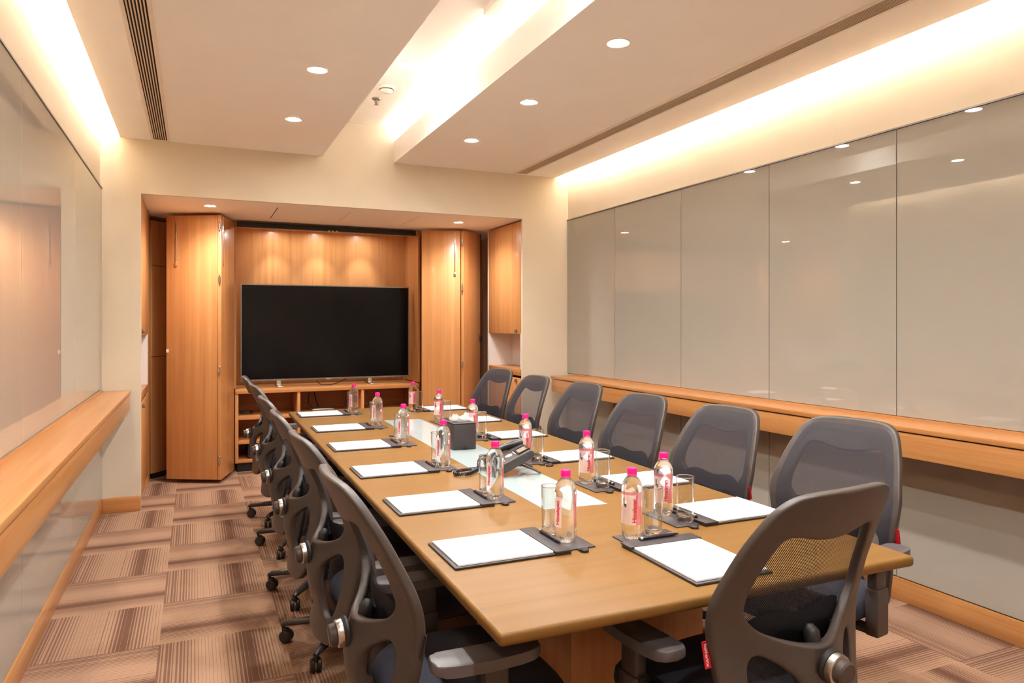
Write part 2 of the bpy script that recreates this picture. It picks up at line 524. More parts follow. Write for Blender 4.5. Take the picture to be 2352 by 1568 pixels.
t = thing('smoke_detector', 'white round smoke detector in the ceiling recess', 'smoke detector', (1.239, 4.968, ZR))
obj('mounting_base', lathe(bmesh.new(), [(0, -0.0005), (0.062, -0.0005), (0.062, -0.012), (0.055, -0.018), (0, -0.018)], 32), 'detector', t)
obj('sensor_head', lathe(bmesh.new(), [(0.046, -0.018), (0.046, -0.022), (0.040, -0.034), (0.022, -0.044), (0, -0.046)], 32), 'detector', t)
obj('vent_gap', lathe(bmesh.new(), [(0.0475, -0.0185), (0.0475, -0.0225)], 32), 'dark_gap', t)
t = thing('fire_sprinkler', 'small metal fire sprinkler head in the ceiling recess', 'sprinkler', (1.232, 5.25, ZR))
obj('cover_plate', lathe(bmesh.new(), [(0, -0.0005), (0.034, -0.0005), (0.030, -0.008), (0, -0.009)], 24), 'metal_grey', t)
bm = bmesh.new(); cyl(bm, 0.007, -0.045, -0.008, 12)
tube(bm, [(0.012, 0, -0.01), (0.016, 0, -0.025), (0.004, 0, -0.044)], 0.002, 6); tube(bm, [(-0.012, 0, -0.01), (-0.016, 0, -0.025), (-0.004, 0, -0.044)], 0.002, 6)
obj('sprinkler_body', bm, 'metal_grey', t)
obj('deflector', lathe(bmesh.new(), [(0, -0.045), (0.016, -0.045), (0.016, -0.047), (0, -0.047)], 16), 'metal_grey', t)

def diffuser(x0, x1, y0, y1, n, label):
    t = thing('air_diffuser', label, 'air vent', ((x0+x1)/2, (y0+y1)/2, ZC), 0, 'linear slot air vents')
    obj('slot_backing', B(x0, x1, y0, y1, ZC-0.0022, ZC-0.0005), 'dark_gap', t, True)
    bm = bmesh.new()
    box(bm, x0-0.018, x0, y0-0.018, y1+0.018, ZC-0.005, ZC-0.0005); box(bm, x1, x1+0.018, y0-0.018, y1+0.018, ZC-0.005, ZC-0.0005)
    box(bm, x0, x1, y1, y1+0.018, ZC-0.005, ZC-0.0005); box(bm, x0, x1, y0-0.018, y0, ZC-0.005, ZC-0.0005)
    obj('frame', bm, 'ring', t, True)
    w = (x1-x0)/(n+0.45)
    for i in range(n):
        xa = x0 + w*(i+0.42)
        obj('slat', B(xa, xa+w*0.46, y0, y1, ZC-0.0038, ZC-0.0022), 'vent', t, True)
diffuser(-0.277, -0.187, YB+0.4, 5.925, 6, 'long slotted air vent in the left ceiling panel')
diffuser(2.668, 2.765, YB+0.4, 5.905, 8, 'long slotted air vent in the right ceiling panel')

# cove lighting: LED strips lying in the ceiling pockets
def strip(x0, x1, z, y0, y1, label, mt):
    o = obj('light_strip', B(x0, x1, y0, y1, z, z+0.012), mt)
    tag(o, label, 'light strip', 'cove light strips')
strip(-0.395, -0.375, 2.812, YB+0.05, YF-0.05, 'cove light strip hidden above the left wall', 'strip')
strip(2.965, 2.985, 2.812, YB+0.05, YF-0.05, 'cove light strip hidden above the right wall', 'strip')
strip(1.70, 1.72, 2.835, YB+0.05, YF-0.05, 'cove light strip hidden in the centre recess', 'strip_mid')

# ---------------------------------------------------------------- media niche
# side cabinets
def side_cabinet(x0, x1, face, label):
    """x0..x1 depth, face = x of the door plane (toward the niche)"""
    y0, y1 = 6.0, 6.80
    s = 1 if face == x0 else -1            # +1: doors at x0 side
    t = thing('side_cabinet', label, 'cabinet', ((x0+x1)/2, 6.4, 0))
    zu, zc = (1.292, 0.965) if s == 1 else (1.30, 0.872)
    def rng(a, b):                          # depth range measured from the door plane
        p, q = face + s*a, face + s*b
        return (min(p, q), max(p, q))
    bm = bmesh.new()
    a, b2 = rng(0.02, abs(x1-x0)-0.002)
    box(bm, a, b2, y0, y1, zu+0.012, 2.342)
    box(bm, a, b2, y0, y1, 0.10, zc-0.10)
    a, b2 = rng(0.03, abs(x1-x0)-0.002); box(bm, a, b2, y0, y1, 0.002, 0.10)
    obj('carcass', bm, 'door', t, True)
    bm = bmesh.new()
    a, b2 = rng(abs(x1-x0)-0.015, abs(x1-x0)-0.003); box(bm, a, b2, y0, y1, zc, zu+0.011)
    a, b2 = rng(0.0, abs(x1-x0)-0.016); box(bm, a, b2, y1-0.015, y1, zc, zu+0.011); box(bm, a, b2, y0, y0+0.015, zc, zu+0.011)
    obj('open_compartment', bm, 'white_paint', t, True)
    a, b2 = rng(0.0, abs(x1-x0)-0.016)
    obj('countertop', B(a, b2, y0+0.001, y1-0.001, zc-0.062, zc-0.001, r=0.003), 'wood_h', t, True)
    a, b2 = rng(0.0, 0.018)
    d = obj('upper_door', B(a, b2, y0+0.003, y1-0.003, zu, 2.338, r=0.002), 'door', t, True)
    a, b2 = rng(-0.018, 0.0)
    obj('knob', B(a, b2, y0+0.085, y0+0.115, zu+0.012, zu+0.042, r=0.004), 'metal_grey', d, True)
    a, b2 = rng(0.0, 0.018)
    d = obj('lower_door', B(a, b2, y0+0.003, y1-0.003, 0.105, zc-0.085, r=0.002), 'door', t, True)
    a, b2 = rng(-0.018, 0.0)
    obj('knob', B(a, b2, y0+0.085, y0+0.115, zc-0.125, zc-0.095, r=0.004), 'metal_grey', d, True)
side_cabinet(-0.655, NL, NL, 'wooden cabinet with open white shelf lining the niche\'s left side')
side_cabinet(NR, 3.035, NR, 'wooden cabinet with open white shelf lining the niche\'s right side')
struct('trim_3', B(NL-0.03, NL, 6.803, 7.10, 0, 2.352), 'door')
struct('trim_4', B(NR+0.004, NR+0.02, 6.805, 6.83, 0.0, 2.352), 'white_paint')

# folding doors
def leaf_box(p, q, th, z0, z1, side):
    """vertical board from plan point p to q, thickness th to the given side"""
    p, q = Vector((p[0], p[1], 0)), Vector((q[0], q[1], 0))
    d = (q-p).normalized(); nrm = Vector((-d.y, d.x, 0))*side
    b2 = B(0, (q-p).length, 0, th, z0, z1, r=0.0025)
    mt = Matrix(((d.x, nrm.x, 0, p.x), (d.y, nrm.y, 0, p.y), (0, 0, 1, 0), (0, 0, 0, 1)))
    out = merge(bmesh.new(), b2, mt)
    bmesh.ops.recalc_face_normals(out, faces=out.faces[:])
    return out, mt

def hinge_bm(x, y, z, ang):
    bm = bmesh.new()
    mt = Matrix.Translation((x, y, z)) @ Matrix.Rotation(ang, 4, 'Z')
    lathe(bm, [(0, -0.030), (0.006, -0.030), (0.006, 0.030), (0, 0.030)], 12, mtx=mt)
    lathe(bm, [(0, 0.030), (0.0075, 0.032), (0.004, 0.042), (0, 0.043)], 12, mtx=mt)
    lathe(bm, [(0, -0.030), (0.0075, -0.032), (0.004, -0.042), (0, -0.043)], 12, mtx=mt)
    box(bm, -0.011, 0.011, 0.001, 0.004, -0.020, 0.020, mtx=mt)
    return bm

ZD0, ZD1 = 0.035, 2.328
t = thing('folding_door', 'pair of hinged wooden door leaves folded open left of the television', 'folding door', (0.1, 6.85, 0))
bm, mt = leaf_box((-0.225, 6.906), (0.178, 6.692), 0.032, ZD0, ZD1, 1)
la = obj('door_leaf', bm, 'door', t, True)
bm = bmesh.new(); box(bm, 0.085, 0.097, -0.009, -0.0005, 1.885, ZD1-0.01, r=0.002, mtx=mt); box(bm, 0.081, 0.101, -0.012, -0.0005, 1.885, 1.925, r=0.002, mtx=mt); box(bm, 0.083, 0.099, -0.011, -0.0005, 2.10, 2.12, r=0.002, mtx=mt)
obj('flush_bolt', bm, 'chrome', la, True)
bm = bmesh.new(); box(bm, 0.004, 0.022, -0.012, -0.0005, 1.135, 1.165, r=0.002, mtx=mt); obj('door_catch', bm, 'ring', la, True)
bm, mt = leaf_box((0.212, 6.676), (0.336, 7.10), 0.032, ZD0, ZD1, 1)
lb = obj('door_leaf', bm, 'door', t, True)
bm = bmesh.new(); box(bm, 0.035, 0.047, -0.009, -0.0005, 1.885, ZD1-0.01, r=0.002, mtx=mt); obj('flush_bolt', bm, 'chrome', lb, True)
for z in (2.23, 1.77, 0.983, 0.204):
    obj('hinge', hinge_bm(0.196, 6.672, z, -0.3), 'chrome', t, True)

t = thing('folding_door', 'pair of hinged wooden door leaves folded open right of the television', 'folding door', (2.45, 6.9, 0))
bm, mt = leaf_box((2.093, 6.955), (2.452, 6.80), 0.032, ZD0, ZD1, 1)
la = obj('door_leaf', bm, 'door', t, True)
L = math.hypot(2.452-2.093, 6.955-6.80)
bm = bmesh.new(); box(bm, L-0.062, L-0.050, -0.009, -0.0005, 1.885, ZD1-0.01, r=0.002, mtx=mt); box(bm, L-0.068, L-0.044, -0.014, -0.0005, 1.87, 1.905, r=0.003, mtx=mt)
obj('flush_bolt', bm, 'chrome', la, True)
bm, mt = leaf_box((2.484, 6.79), (2.748, 6.99), 0.032, ZD0, ZD1, 1)
lb = obj('door_leaf', bm, 'door', t, True)
L = math.hypot(2.748-2.484, 0.20)
bm = bmesh.new(); box(bm, L-0.012, L-0.001, -0.004, -0.0005, ZD0, ZD1, mtx=mt); box(bm, L-0.028, L-0.002, -0.016, -0.0005, 1.20, 1.27, r=0.003, mtx=mt)
obj('edge_seal', bm, 'black', lb, True)
for z in (2.216, 1.755, 0.984, 0.204):
    obj('hinge', hinge_bm(2.467, 6.782, z, 0.1), 'chrome', t, True)

t = thing('cabinet_door', 'shaded tall wooden door in the niche\'s left corner behind the folding door', 'door', (-0.29, 7.17, 0))
bm, mt = leaf_box((-0.355, 7.115), (-0.10, 7.42), 0.03, 0.05, 2.31, 1)
d = obj('door_board', bm, 'door', t, True)
bm = bmesh.new()
for z in (1.905, 1.09): box(bm, 0.0, 0.39, -0.0012, -0.0002, z, z+0.004, mtx=mt)
obj('groove_line', bm, 'dark_gap', d, True)
obj('door_foot', leaf_box((-0.345, 7.14), (-0.10, 7.44), 0.012, 0.001, 0.05, 1)[0], 'black', t, True)

# track, fascia and side returns
t = thing('door_track', 'black sliding door track under the niche ceiling above the television', 'track', (1.23, 7.12, 2.28))
obj('track_rail', B(0.362, 2.075, 7.095, 7.145, 2.292, 2.338, r=0.002), 'black', t, True)
bm = bmesh.new()
for x in (1.19, 1.225, 1.265): box(bm, x, x+0.018, 7.088, 7.0945, 2.287, 2.297)
obj('roller_bracket', bm, 'chrome', t, True)
struct('trim_5', B(0.338, 2.122, 7.15, 7.17, 2.29, 2.352), 'wood_x')
struct('trim_6', B(0.338, 0.356, 7.172, NB-0.001, 0.78, 2.352), 'door')
struct('trim_7', B(2.122, 2.140, 7.172, NB-0.001, 0.78, 2.352), 'door')
# access hatch joints of the niche ceiling
for i, (xa, xb) in enumerate(((0.630, 0.636), (1.235, 1.241), (1.84, 1.846))):
    struct('trim_%d' % (8+i), B(xa, xb, 6.22, 6.86, NZ-0.0012, NZ-0.0002), 'dark_gap' if i == 0 else 'vent')

# credenza
t = thing('media_credenza', 'low wooden media unit with open shelves under the television', 'media unit', (1.23, 7.38, 0))
x0, x1, y0, y1 = 0.345, 2.118, 7.12, 7.655
obj('top_board', B(x0, x1, y0-0.012, y1, 0.732, 0.772, r=0.004), 'wood_x', t, True)
for xa in (x0, 0.904, 1.520, x1-0.028):
    obj('divider', B(xa, xa+0.028, y0, y1-0.02, 0.085, 0.731, r=0.001), 'door', t, True)
obj('back_board', B(x0+0.001, x1-0.001, y1-0.018, y1-0.002, 0.085, 0.731), 'wood_x', t, True)
for xa, xb in ((x0+0.029, 0.903), (0.933, 1.519), (1.549, x1-0.029)):
    obj('shelf', B(xa, xb, y0+0.002, y1-0.02, 0.488, 0.520, r=0.001), 'wood_x', t, True)
    obj('shelf', B(xa, xb, y0+0.002, y1-0.02, 0.262, 0.288, r=0.001), 'wood_x', t, True)
    obj('shelf', B(xa, xb, y0+0.002, y1-0.02, 0.086, 0.110, r=0.001), 'wood_x', t, True)
obj('plinth', B(x0+0.02, x1-0.02, y0+0.03, y1-0.02, 0.001, 0.084), 'black', t, True)
t = thing('equipment_box', 'black audio video box on the credenza\'s lower left shelf', 'electronic equipment', (0.53, 7.3, 0.1105))
obj('case', B(0.46, 0.80, 7.19, 7.50, 0.1105, 0.25, r=0.004), 'plastic2', t, True)
bm = bmesh.new()
for k in range(5): box(bm, 0.48, 0.62, 7.187, 7.1895, 0.13+k*0.02, 0.138+k*0.02)
obj('front_panel', bm, 'metal_grey', t, True)
t = thing('media_player', 'thin silver box with leads on the credenza\'s middle shelf', 'electronic equipment', (1.19, 7.3, 0.5205))
obj('case', B(1.06, 1.27, 7.22, 7.42, 0.5205, 0.548, r=0.004), 'silver', t, True)
obj('lead', tube(bmesh.new(), [(1.10, 7.425, 0.535), (1.06, 7.50, 0.57), (1.07, 7.55, 0.66), (1.10, 7.60, 0.715)], 0.004, 6), 'plastic2', t, True)
obj('lead', tube(bmesh.new(), [(1.15, 7.425, 0.535), (1.14, 7.50, 0.60), (1.13, 7.56, 0.66), (1.13, 7.61, 0.715)], 0.005, 6), 'plastic2', t, True)
pts = [(0.455+0.055*math.cos(a)*1.0, 7.30+0.05*math.sin(a), 0.5275+0.010*a/6) for a in [i*0.5 for i in range(24)]]
tag(obj('power_cord', tube(bmesh.new(), pts, 0.006, 6), 'plastic2'), 'coiled black cord on the credenza\'s upper left shelf', 'cord')
pts = [(1.44+0.035*math.cos(a), 7.34, 0.572+0.045*math.sin(a)) for a in [i*0.45-1.2 for i in range(15)]]
tag(obj('cable_loop', tube(bmesh.new(), pts, 0.006, 6), 'plastic2'), 'black cable loop on the credenza\'s middle shelf, by its right divider', 'cord')

# television
t = thing('television', 'large black flat-screen television standing on the wooden credenza', 'television', (1.24, 7.35, 0.7725))
obj('cabinet', B(0.408, 2.070, 7.352, 7.395, 0.832, 1.772, r=0.004), 'black', t, True)
obj('screen', B(0.414, 2.064, 7.3495, 7.3525, 0.846, 1.764), 'screen', t, True)
bm = bmesh.new()
box(bm, 0.406, 2.072, 7.346, 7.356, 1.764, 1.774); box(bm, 0.406, 2.072, 7.346, 7.356, 0.830, 0.846)
box(bm, 0.406, 0.414, 7.346, 7.356, 0.846, 1.764); box(bm, 2.064, 2.072, 7.346, 7.356, 0.846, 1.764)
obj('bezel', bm, 'metal_grey', t, True)
obj('rear_housing', B(0.75, 1.73, 7.395, 7.43, 0.90, 1.45, r=0.01), 'black', t, True)
for x in (0.758, 1.662):
    bm = B(x-0.022, x+0.022, 7.355, 7.385, 0.785, 0.832, r=0.004); box(bm, x-0.028, x+0.028, 7.21, 7.50, 0.7728, 0.784, r=0.004)
    obj('foot', bm, 'silver', t, True)
obj('brand_bar', B(1.215, 1.265, 7.343, 7.3458, 0.828, 0.836, r=0.001), 'silver', t, True)
tag(obj('tv_cable', tube(bmesh.new(), [(1.13, 7.40, 0.82), (1.13, 7.36, 0.80), (1.16, 7.28, 0.778), (1.24, 7.27, 0.778), (1.32, 7.32, 0.79), (1.42, 7.39, 0.825)], 0.004, 6), 'plastic2'), 'thin cable hanging below the television onto the credenza', 'cord')

# ---------------------------------------------------------------- table
ZTB = 0.75
T_NL, T_NR, T_FR, T_FL = (0.566, 1.335), (1.792, 1.330), (1.912, 5.345), (0.620, 5.375)
tb = thing('conference_table', 'long light wood conference table with a white glass inlay', 'table', (1.22, 3.35, 0))
bm = prism(bmesh.new(), [T_NL, T_NR, T_FR, T_FL], 0.721, ZTB, r=0.0)
es = [e for e in bm.edges]
bmesh.ops.bevel(bm, geom=es, offset=0.010, segments=4, affect='EDGES', profile=0.5)
obj('tabletop', bm, 'table', tb, True, ang=50)
# darker lipping line set into the top
def lerp(a, b, f): return (a[0]+(b[0]-a[0])*f, a[1]+(b[1]-a[1])*f)
IN = [(1.088, 2.175), (1.325, 2.155), (1.376, 4.600), (1.133, 4.615)]
obj('glass_inlay', prism(bmesh.new(), IN, ZTB-0.004, ZTB+0.0008), 'white_glass', tb, True)
for ya, yb in ((1.80, 2.55), (4.25, 4.95)):
    obj('pedestal', B(0.985, 1.455, ya, yb, 0.001, 0.7205, r=0.004), 'pedestal', tb, True)
obj('modesty_panel', B(1.17, 1.27, 2.551, 4.249, 0.08, 0.7205, r=0.003), 'pedestal', tb, True)
for x, y, w in ((1.444, 2.837, 'right of the phone'), (1.018, 3.951, 'at the left edge of the white inlay')):
    g = thing('cable_grommet', 'small black round cable grommet in the tabletop ' + w, 'grommet', (x, y, ZTB))
    obj('rim', lathe(bmesh.new(), [(0.009, 0.0005), (0.017, 0.0005), (0.017, 0.006), (0.013, 0.009), (0.009, 0.007)], 24), 'plastic2', g)
    obj('cap', lathe(bmesh.new(), [(0, 0.004), (0.0095, 0.004), (0.0095, 0.0005), (0, 0.0005)], 24), 'metal_grey', g)

# ---------------------------------------------------------------- place settings
ORD = ['nearest seat', 'second from near end', 'third from near end', 'fourth from near end', 'fifth from near end', 'farthest seat']
ZS = ZTB + 0.0006
def mesh_of(name, bm, m, ang=35):
    me = bpy.data.meshes.new(name); bm.normal_update(); bm.to_mesh(me); bm.free(); me.materials.append(M[m]); smooth(me, ang)
    return me
# folder local frame: +y towards the table's middle, x along the table edge, origin at folder centre
F_W, F_D = 0.236, 0.338
def fold():
    r = {}
    r['board'] = mesh_of('backing_board', B(-F_W/2, F_W/2, -F_D/2, F_D/2, 0, 0.006, r=0.002), 'leather')
    bm = B(-F_W/2-0.003, F_W/2+0.003, F_D/2-0.050, F_D/2+0.002, 0.0062, 0.0125, r=0.002)
    for dx in (-0.035, 0.035):
        pass
    r['flap'] = mesh_of('clip_flap', bm, 'leather')
    r['paper'] = mesh_of('paper_pad', B(-F_W/2+0.008, F_W/2-0.008, -F_D/2+0.011, F_D/2-0.052, 0, 0.005, r=0.0006, seg=1), 'paper')
    r['crest'] = None
    bm = B(-0.095, 0.095, F_D/2+0.003, F_D/2+0.090, 0, 0.0032, r=0.001)
    r['mat'] = mesh_of('leather_mat', bm, 'leather')
    bm = bmesh.new(); box(bm, 0.093, 0.108, F_D/2+0.030, F_D/2+0.052, 0.0005, 0.0035, r=0.001)
    lathe(bm, [(0, 0.001), (0.013, 0.001), (0.013, 0.006), (0.010, 0.009), (0, 0.009)], 20, c=(0.116, F_D/2+0.041, 0))
    r['tab'] = mesh_of('snap_tab', bm, 'plastic2')
    bm = bmesh.new()
    rot = Matrix.Translation((0, F_D/2-0.008, 0.0125+0.0052)) @ Matrix.Rotation(PI/2, 4, 'Y')
    lathe(bm, [(0, -0.066), (0.0035, -0.066), (0.0048, -0.060), (0.0048, 0.050), (0.003, 0.062), (0.0008, 0.071), (0, 0.071)], 12, mtx=rot)
    r['pen'] = mesh_of('pen_barrel', bm, 'pen')
    bm = bmesh.new()
    lathe(bm, [(0.005, -0.062), (0.0053, -0.060), (0.0053, -0.056), (0.005, -0.054)], 12, mtx=rot)
    box(bm, 0.030, 0.064, F_D/2-0.0095, F_D/2-0.0065, 0.0228, 0.0240)
    r['clip'] = mesh_of('pen_clip', bm, 'silver')
    return r
FM = fold()
def ob(name, me, parent=None, loc=(0, 0, 0), rot=0.0):
    o = bpy.data.objects.new(name, me); C.objects.link(o)
    o.parent = parent; o.location = loc; o.rotation_euler = (0, 0, rot)
    return o

# bottle meshes
BR = 0.0293
prof = [(0, 0.006), (0.010, 0.004), (0.019, 0.0008), (0.026, 0.0040), (0.0298, 0.014), (0.0318, 0.030), (0.0314, 0.048), (0.0304, 0.075), (0.0302, 0.100), (0.0308, 0.125), (0.0314, 0.140), (0.0306, 0.152), (0.0275, 0.164), (0.0215, 0.174), (0.0155, 0.181), (0.0130, 0.185), (0.0130, 0.190), (0.0, 0.190)]
def dense(p, k=3):
    out = []
    for (a, za), (b2, zb) in zip(p, p[1:]):
        for i in range(k): out.append((a+(b2-a)*i/k, za+(zb-za)*i/k))
    return out + [p[-1]]
def petal(a, z):
    if z > 0.022: return 1.0
    f = (0.022-z)/0.022
    return 1.0 - 0.20*f*(0.5+0.5*math.cos(5*a))**2
me_bottle = mesh_of('bottle_body', lathe(bmesh.new(), dense(prof, 2), 40, mod=petal), 'water', 60)
bm = bmesh.new()
def rib(a, z): return 1.0 + 0.012*math.cos(36*a)
lathe(bm, [(0, 0.206), (0.0132, 0.206), (0.0141, 0.2045), (0.0144, 0.192), (0.0144, 0.1885), (0.0126, 0.1885)], 72, mod=rib)
me_cap = mesh_of('bottle_cap', bm, 'pink')
me_ringc = mesh_of('cap_ring', lathe(bmesh.new(), [(0.0136, 0.1875), (0.0146, 0.1875), (0.0146, 0.1850), (0.0136, 0.1850), (0.0136, 0.1875)], 32), 'pink')
def rad_at(z):
    return interp([(b2, a) for a, b2 in prof[3:-1]], z) + 0.0005
def curved(phi0, phi1, z0, z1, off=0.0, nphi=14, nz=8):
    bm = bmesh.new(); rows = []
    for j in range(nz+1):
        z = z0+(z1-z0)*j/nz; r = rad_at(z)+off
        rows.append([bm.verts.new((r*math.sin(math.radians(phi0+(phi1-phi0)*i/nphi)), -r*math.cos(math.radians(phi0+(phi1-phi0)*i/nphi)), z)) for i in range(nphi+1)])
    for a, b2 in zip(rows, rows[1:]):
        for i in range(nphi): bm.faces.new((a[i], a[i+1], b2[i+1], b2[i]))
    return bm
def lettering(phi, zc, size):
    bm = text_bm('Himalayan', size, 0.0006)
    bmesh.ops.subdivide_edges(bm, edges=[e for e in bm.edges if e.calc_length() > 0.004], cuts=1)
    for v in bm.verts:
        x, y = v.co.x, v.co.y
        z = zc + x; r = rad_at(z) + 0.0008
        a = math.radians(phi) - y/r
        v.co = (r*math.sin(a), -r*math.cos(a), z)
    return bm
LAB = {}
for kind, (pan, txt, stripe) in {'A': ((-85, 22), 14, (24, 62)), 'B': ((-88, -22), -46, (52, 86))}.items():
    bm = curved(pan[0], pan[1], 0.046, 0.132)
    LAB[kind] = [('label', mesh_of('label', bm, 'label')),
                 ('label_stripe', mesh_of('label_stripe', curved(stripe[0], stripe[1], 0.046, 0.140), 'label_red')),
                 ('lettering', mesh_of('lettering', lettering(txt, 0.087, 0.0165), 'label_ink'))]
    if kind == 'A':
        LAB[kind].append(('label_band', mesh_of('label_band', curved(pan[0], stripe[0], 0.132, 0.141), 'label_red')))
        bmx = curved(-52, -44, 0.100, 0.122, 0.0004, 3, 4); b3 = curved(-44, -32, 0.096, 0.106, 0.0004, 3, 3); merge(bmx, b3)
        LAB[kind].append(('label_emblem', mesh_of('label_emblem', bmx, 'label_dark')))
gp = [(0.0264, 0.0205), (0.0284, 0.141), (0.0279, 0.1425), (0.0273, 0.141), (0.0254, 0.0205)]
me_glass = mesh_of('tumbler_wall', lathe(bmesh.new(), gp, 36), 'tumbler', 50)
gb = [(0, 0.0006), (0.0245, 0.0006), (0.0262, 0.003), (0.0264, 0.020), (0.0245, 0.0195), (0.015, 0.0155), (0, 0.0145)]
bm = lathe(bmesh.new(), gb, 36)
pass; bm2 = lathe(bmesh.new(), [(0.0272, 0.1405), (0.0286, 0.1405), (0.0288, 0.1420), (0.0279, 0.1432), (0.0270, 0.1420), (0.0272, 0.1405)], 36)
me_gbase = mesh_of('glass_base', bm, 'glass_base', 50); me_grim = mesh_of('glass_rim', bm2, 'glass_base', 50)

def setting(cx, cy, rot, where, bpos, gpos, kind):
    """rot: turns local +y toward the table centre; where: phrase"""
    t = thing('leather_folder', 'black leather folder under the paper pad, %s' % where, 'folder', (cx, cy, ZS), rot, 'leather folders')
    ob('backing_board', FM['board'], t); ob('clip_flap', FM['flap'], t)
    p = ob('paper_pad', FM['paper'], None, (cx, cy, ZS+0.0062), rot); tag(p, 'white paper pad on leather folder, %s' % where, 'paper pad', 'paper pads')
    t = thing('leather_mat', 'black leather mat under the bottle, %s' % where, 'coaster mat', (cx, cy, ZS), rot, 'leather coaster mats')
    ob('mat_sheet', FM['mat'], t); tb2 = ob('snap_tab', FM['tab'], t) if kind != 'H' else None
    if kind == 'L' : tb2.scale = (1, 1, 1)
    if kind == 'R' : tb2.scale = (-1, 1, 1)
    pn = thing('ballpoint_pen', 'black ballpoint pen on the folder flap, %s' % where, 'pen', (cx, cy, ZS), rot, 'ballpoint pens')
    ob('pen_barrel', FM['pen'], pn); ob('pen_clip', FM['clip'], pn)
    th = math.atan2(-bpos[0], bpos[1])
    zb = ZS+0.0036
    t = thing('water_bottle', 'pink-capped clear water bottle, %s' % where, 'water bottle', (bpos[0], bpos[1], zb), th, 'pink-capped water bottles')
    ob('bottle_body', me_bottle, t, rot=random.uniform(0, 6)); cp = ob('bottle_cap', me_cap, t); ob('cap_ring', me_ringc, cp)
    lab = None
    for nm, me in LAB['B' if kind == 'L' else 'A']:
        o2 = ob(nm, me, t if lab is None else lab, rot=0)
        if lab is None: lab = o2
    g = thing('drinking_glass', '', '', (gpos[0], gpos[1], zb)); ob('tumbler_wall', me_glass, g); ob('glass_base', me_gbase, g); ob('glass_rim', me_grim, g); tag(g, 'empty clear tumbler beside the bottle, %s' % where, 'drinking glass', 'drinking glasses')
    return p

LYs = [1.845, 2.404, 3.02, 3.69, 4.367, 5.10]
LXs = [0.609, 0.613, 0.617, 0.630, 0.646, 0.652]
Lb = [(0.980, 1.823), (0.988, 2.372), (1.000, 2.995), (1.008, 3.68), (1.030, 4.36), (1.034, 5.09)]
for i in range(6):
    cx = LXs[i] + F_D/2
    setting(cx, LYs[i], -PI/2, 'left side of table, %s' % ORD[i],
            Lb[i], (Lb[i][0]-0.004, Lb[i][1]+0.075 if i else Lb[i][1]+0.088), 'L')
RYs = [1.905, 2.41, 2.985, 3.70, 4.38, 5.08]
RXs = [1.792, 1.800, 1.803, 1.815, 1.825, 1.850]
Rb = [(1.443, 1.911+0.03), (1.441, 2.457), (1.417, 3.036), (1.445, 3.765), (1.442, 4.40), (1.457, 5.088)]
for i in range(6):
    cx = RXs[i] - F_D/2
    by = min(Rb[i][1], RYs[i]+0.062)
    bx = cx - F_D/2 - 0.047
    setting(cx, RYs[i], PI/2, 'right side of table, %s' % ORD[i],
            (bx, by), (bx+0.022, by-0.085), 'R')
head_pad = setting(1.222, 1.553, math.radians(-1), 'near head of table', (1.172, 1.770), (1.247, 1.772), 'H')
bm = bmesh.new()
for k_ in (-1, 0, 1):
    prism(bm, [(0, -0.004), (0.0022, 0.0005), (0, 0.005), (-0.0022, 0.0005)], 0.0051, 0.0052, mtx=Matrix.Translation((0.003*k_, -0.140, 0)) @ Matrix.Rotation(-0.6*k_, 4, 'Z'))
box(bm, -0.010, 0.010, -0.1475, -0.1465, 0.0051, 0.0052)
em = obj('printed_crest', bm, 'metal_grey', head_pad)

# ---------------------------------------------------------------- tissue box
t = thing('tissue_box', 'square black leather tissue box on the white table inlay', 'tissue box', (1.243, 3.435, ZTB+0.001), math.radians(-1.5))
obj('box_body', B(-0.060, 0.060, -0.060, 0.060, 0.0, 0.128, r=0.004), 'leather', t)
obj('lid', B(-0.061, 0.061, -0.061, 0.061, 0.1285, 0.134, r=0.002), 'leather', t)
bm = bmesh.new(); box(bm, -0.012, 0.012, -0.065, -0.0605, 0.001, 0.012, r=0.002); obj('snap_tab', bm, 'black', t)
bm = bmesh.new(); rows = []
for j in range(9):
    f = j/8.0
    row = []
    for i in range(17):
        g = i/16.0
        x = -0.052 + 0.104*g
        y = 0.020*(1-f)*math.sin(g*9) + 0.012*math.sin(g*5+f*4)
        h = 0.014 + 0.030*(0.35+0.65*abs(math.cos(g*PI*1.05))**1.2)
        row.append(bm.verts.new((x*(1-0.15*f), y, 0.132 + f*h + 0.004*math.sin(g*22+f*3)*f)))
    rows.append(row)
for a, b2 in zip(rows, rows[1:]):
    for i in range(16): bm.faces.new((a[i], a[i+1], b2[i+1], b2[i]))
bmesh.ops.solidify(bm, geom=bm.faces[:], thickness=0.0012)
o2 = obj('tissue', bm, 'tissue', None, ang=80); o2.location = (1.243, 3.435, ZTB+0.0035); o2.rotation_euler = (0, 0, math.radians(-1.5))
tag(o2, 'white tissue sticking out of the black tissue box', 'tissue')

# ---------------------------------------------------------------- phone
pr = math.atan2(-0.18, 0.98) - PI/2
t = thing('desk_phone', 'dark grey desk phone with coiled cord on the white table inlay', 'telephone', (1.226, 2.786, ZTB+0.001), pr)
tilt = math.radians(25)
pm = Matrix.Translation((0, -0.085, 0.004)) @ Matrix.Rotation(tilt, 4, 'X')
bm = bmesh.new()
prof2 = [(0.0, 0.0), (0.0, 0.020), (0.010, 0.030), (0.175, 0.032), (0.190, 0.024), (0.190, 0.004), (0.16, -0.004), (0.05, -0.006)]
b2 = bmesh.new()
prism(b2, [(y, z) for y, z in prof2], -0.106, 0.106, r=0.003)
bmesh.ops.transform(b2, matrix=Matrix(((0, 0, 1, 0), (1, 0, 0, 0), (0, 1, 0, 0), (0, 0, 0, 1))), verts=b2.verts[:])
merge(bm, b2, pm)
bmesh.ops.recalc_face_normals(bm, faces=bm.faces[:])
obj('phone_body', bm, 'phone', t)
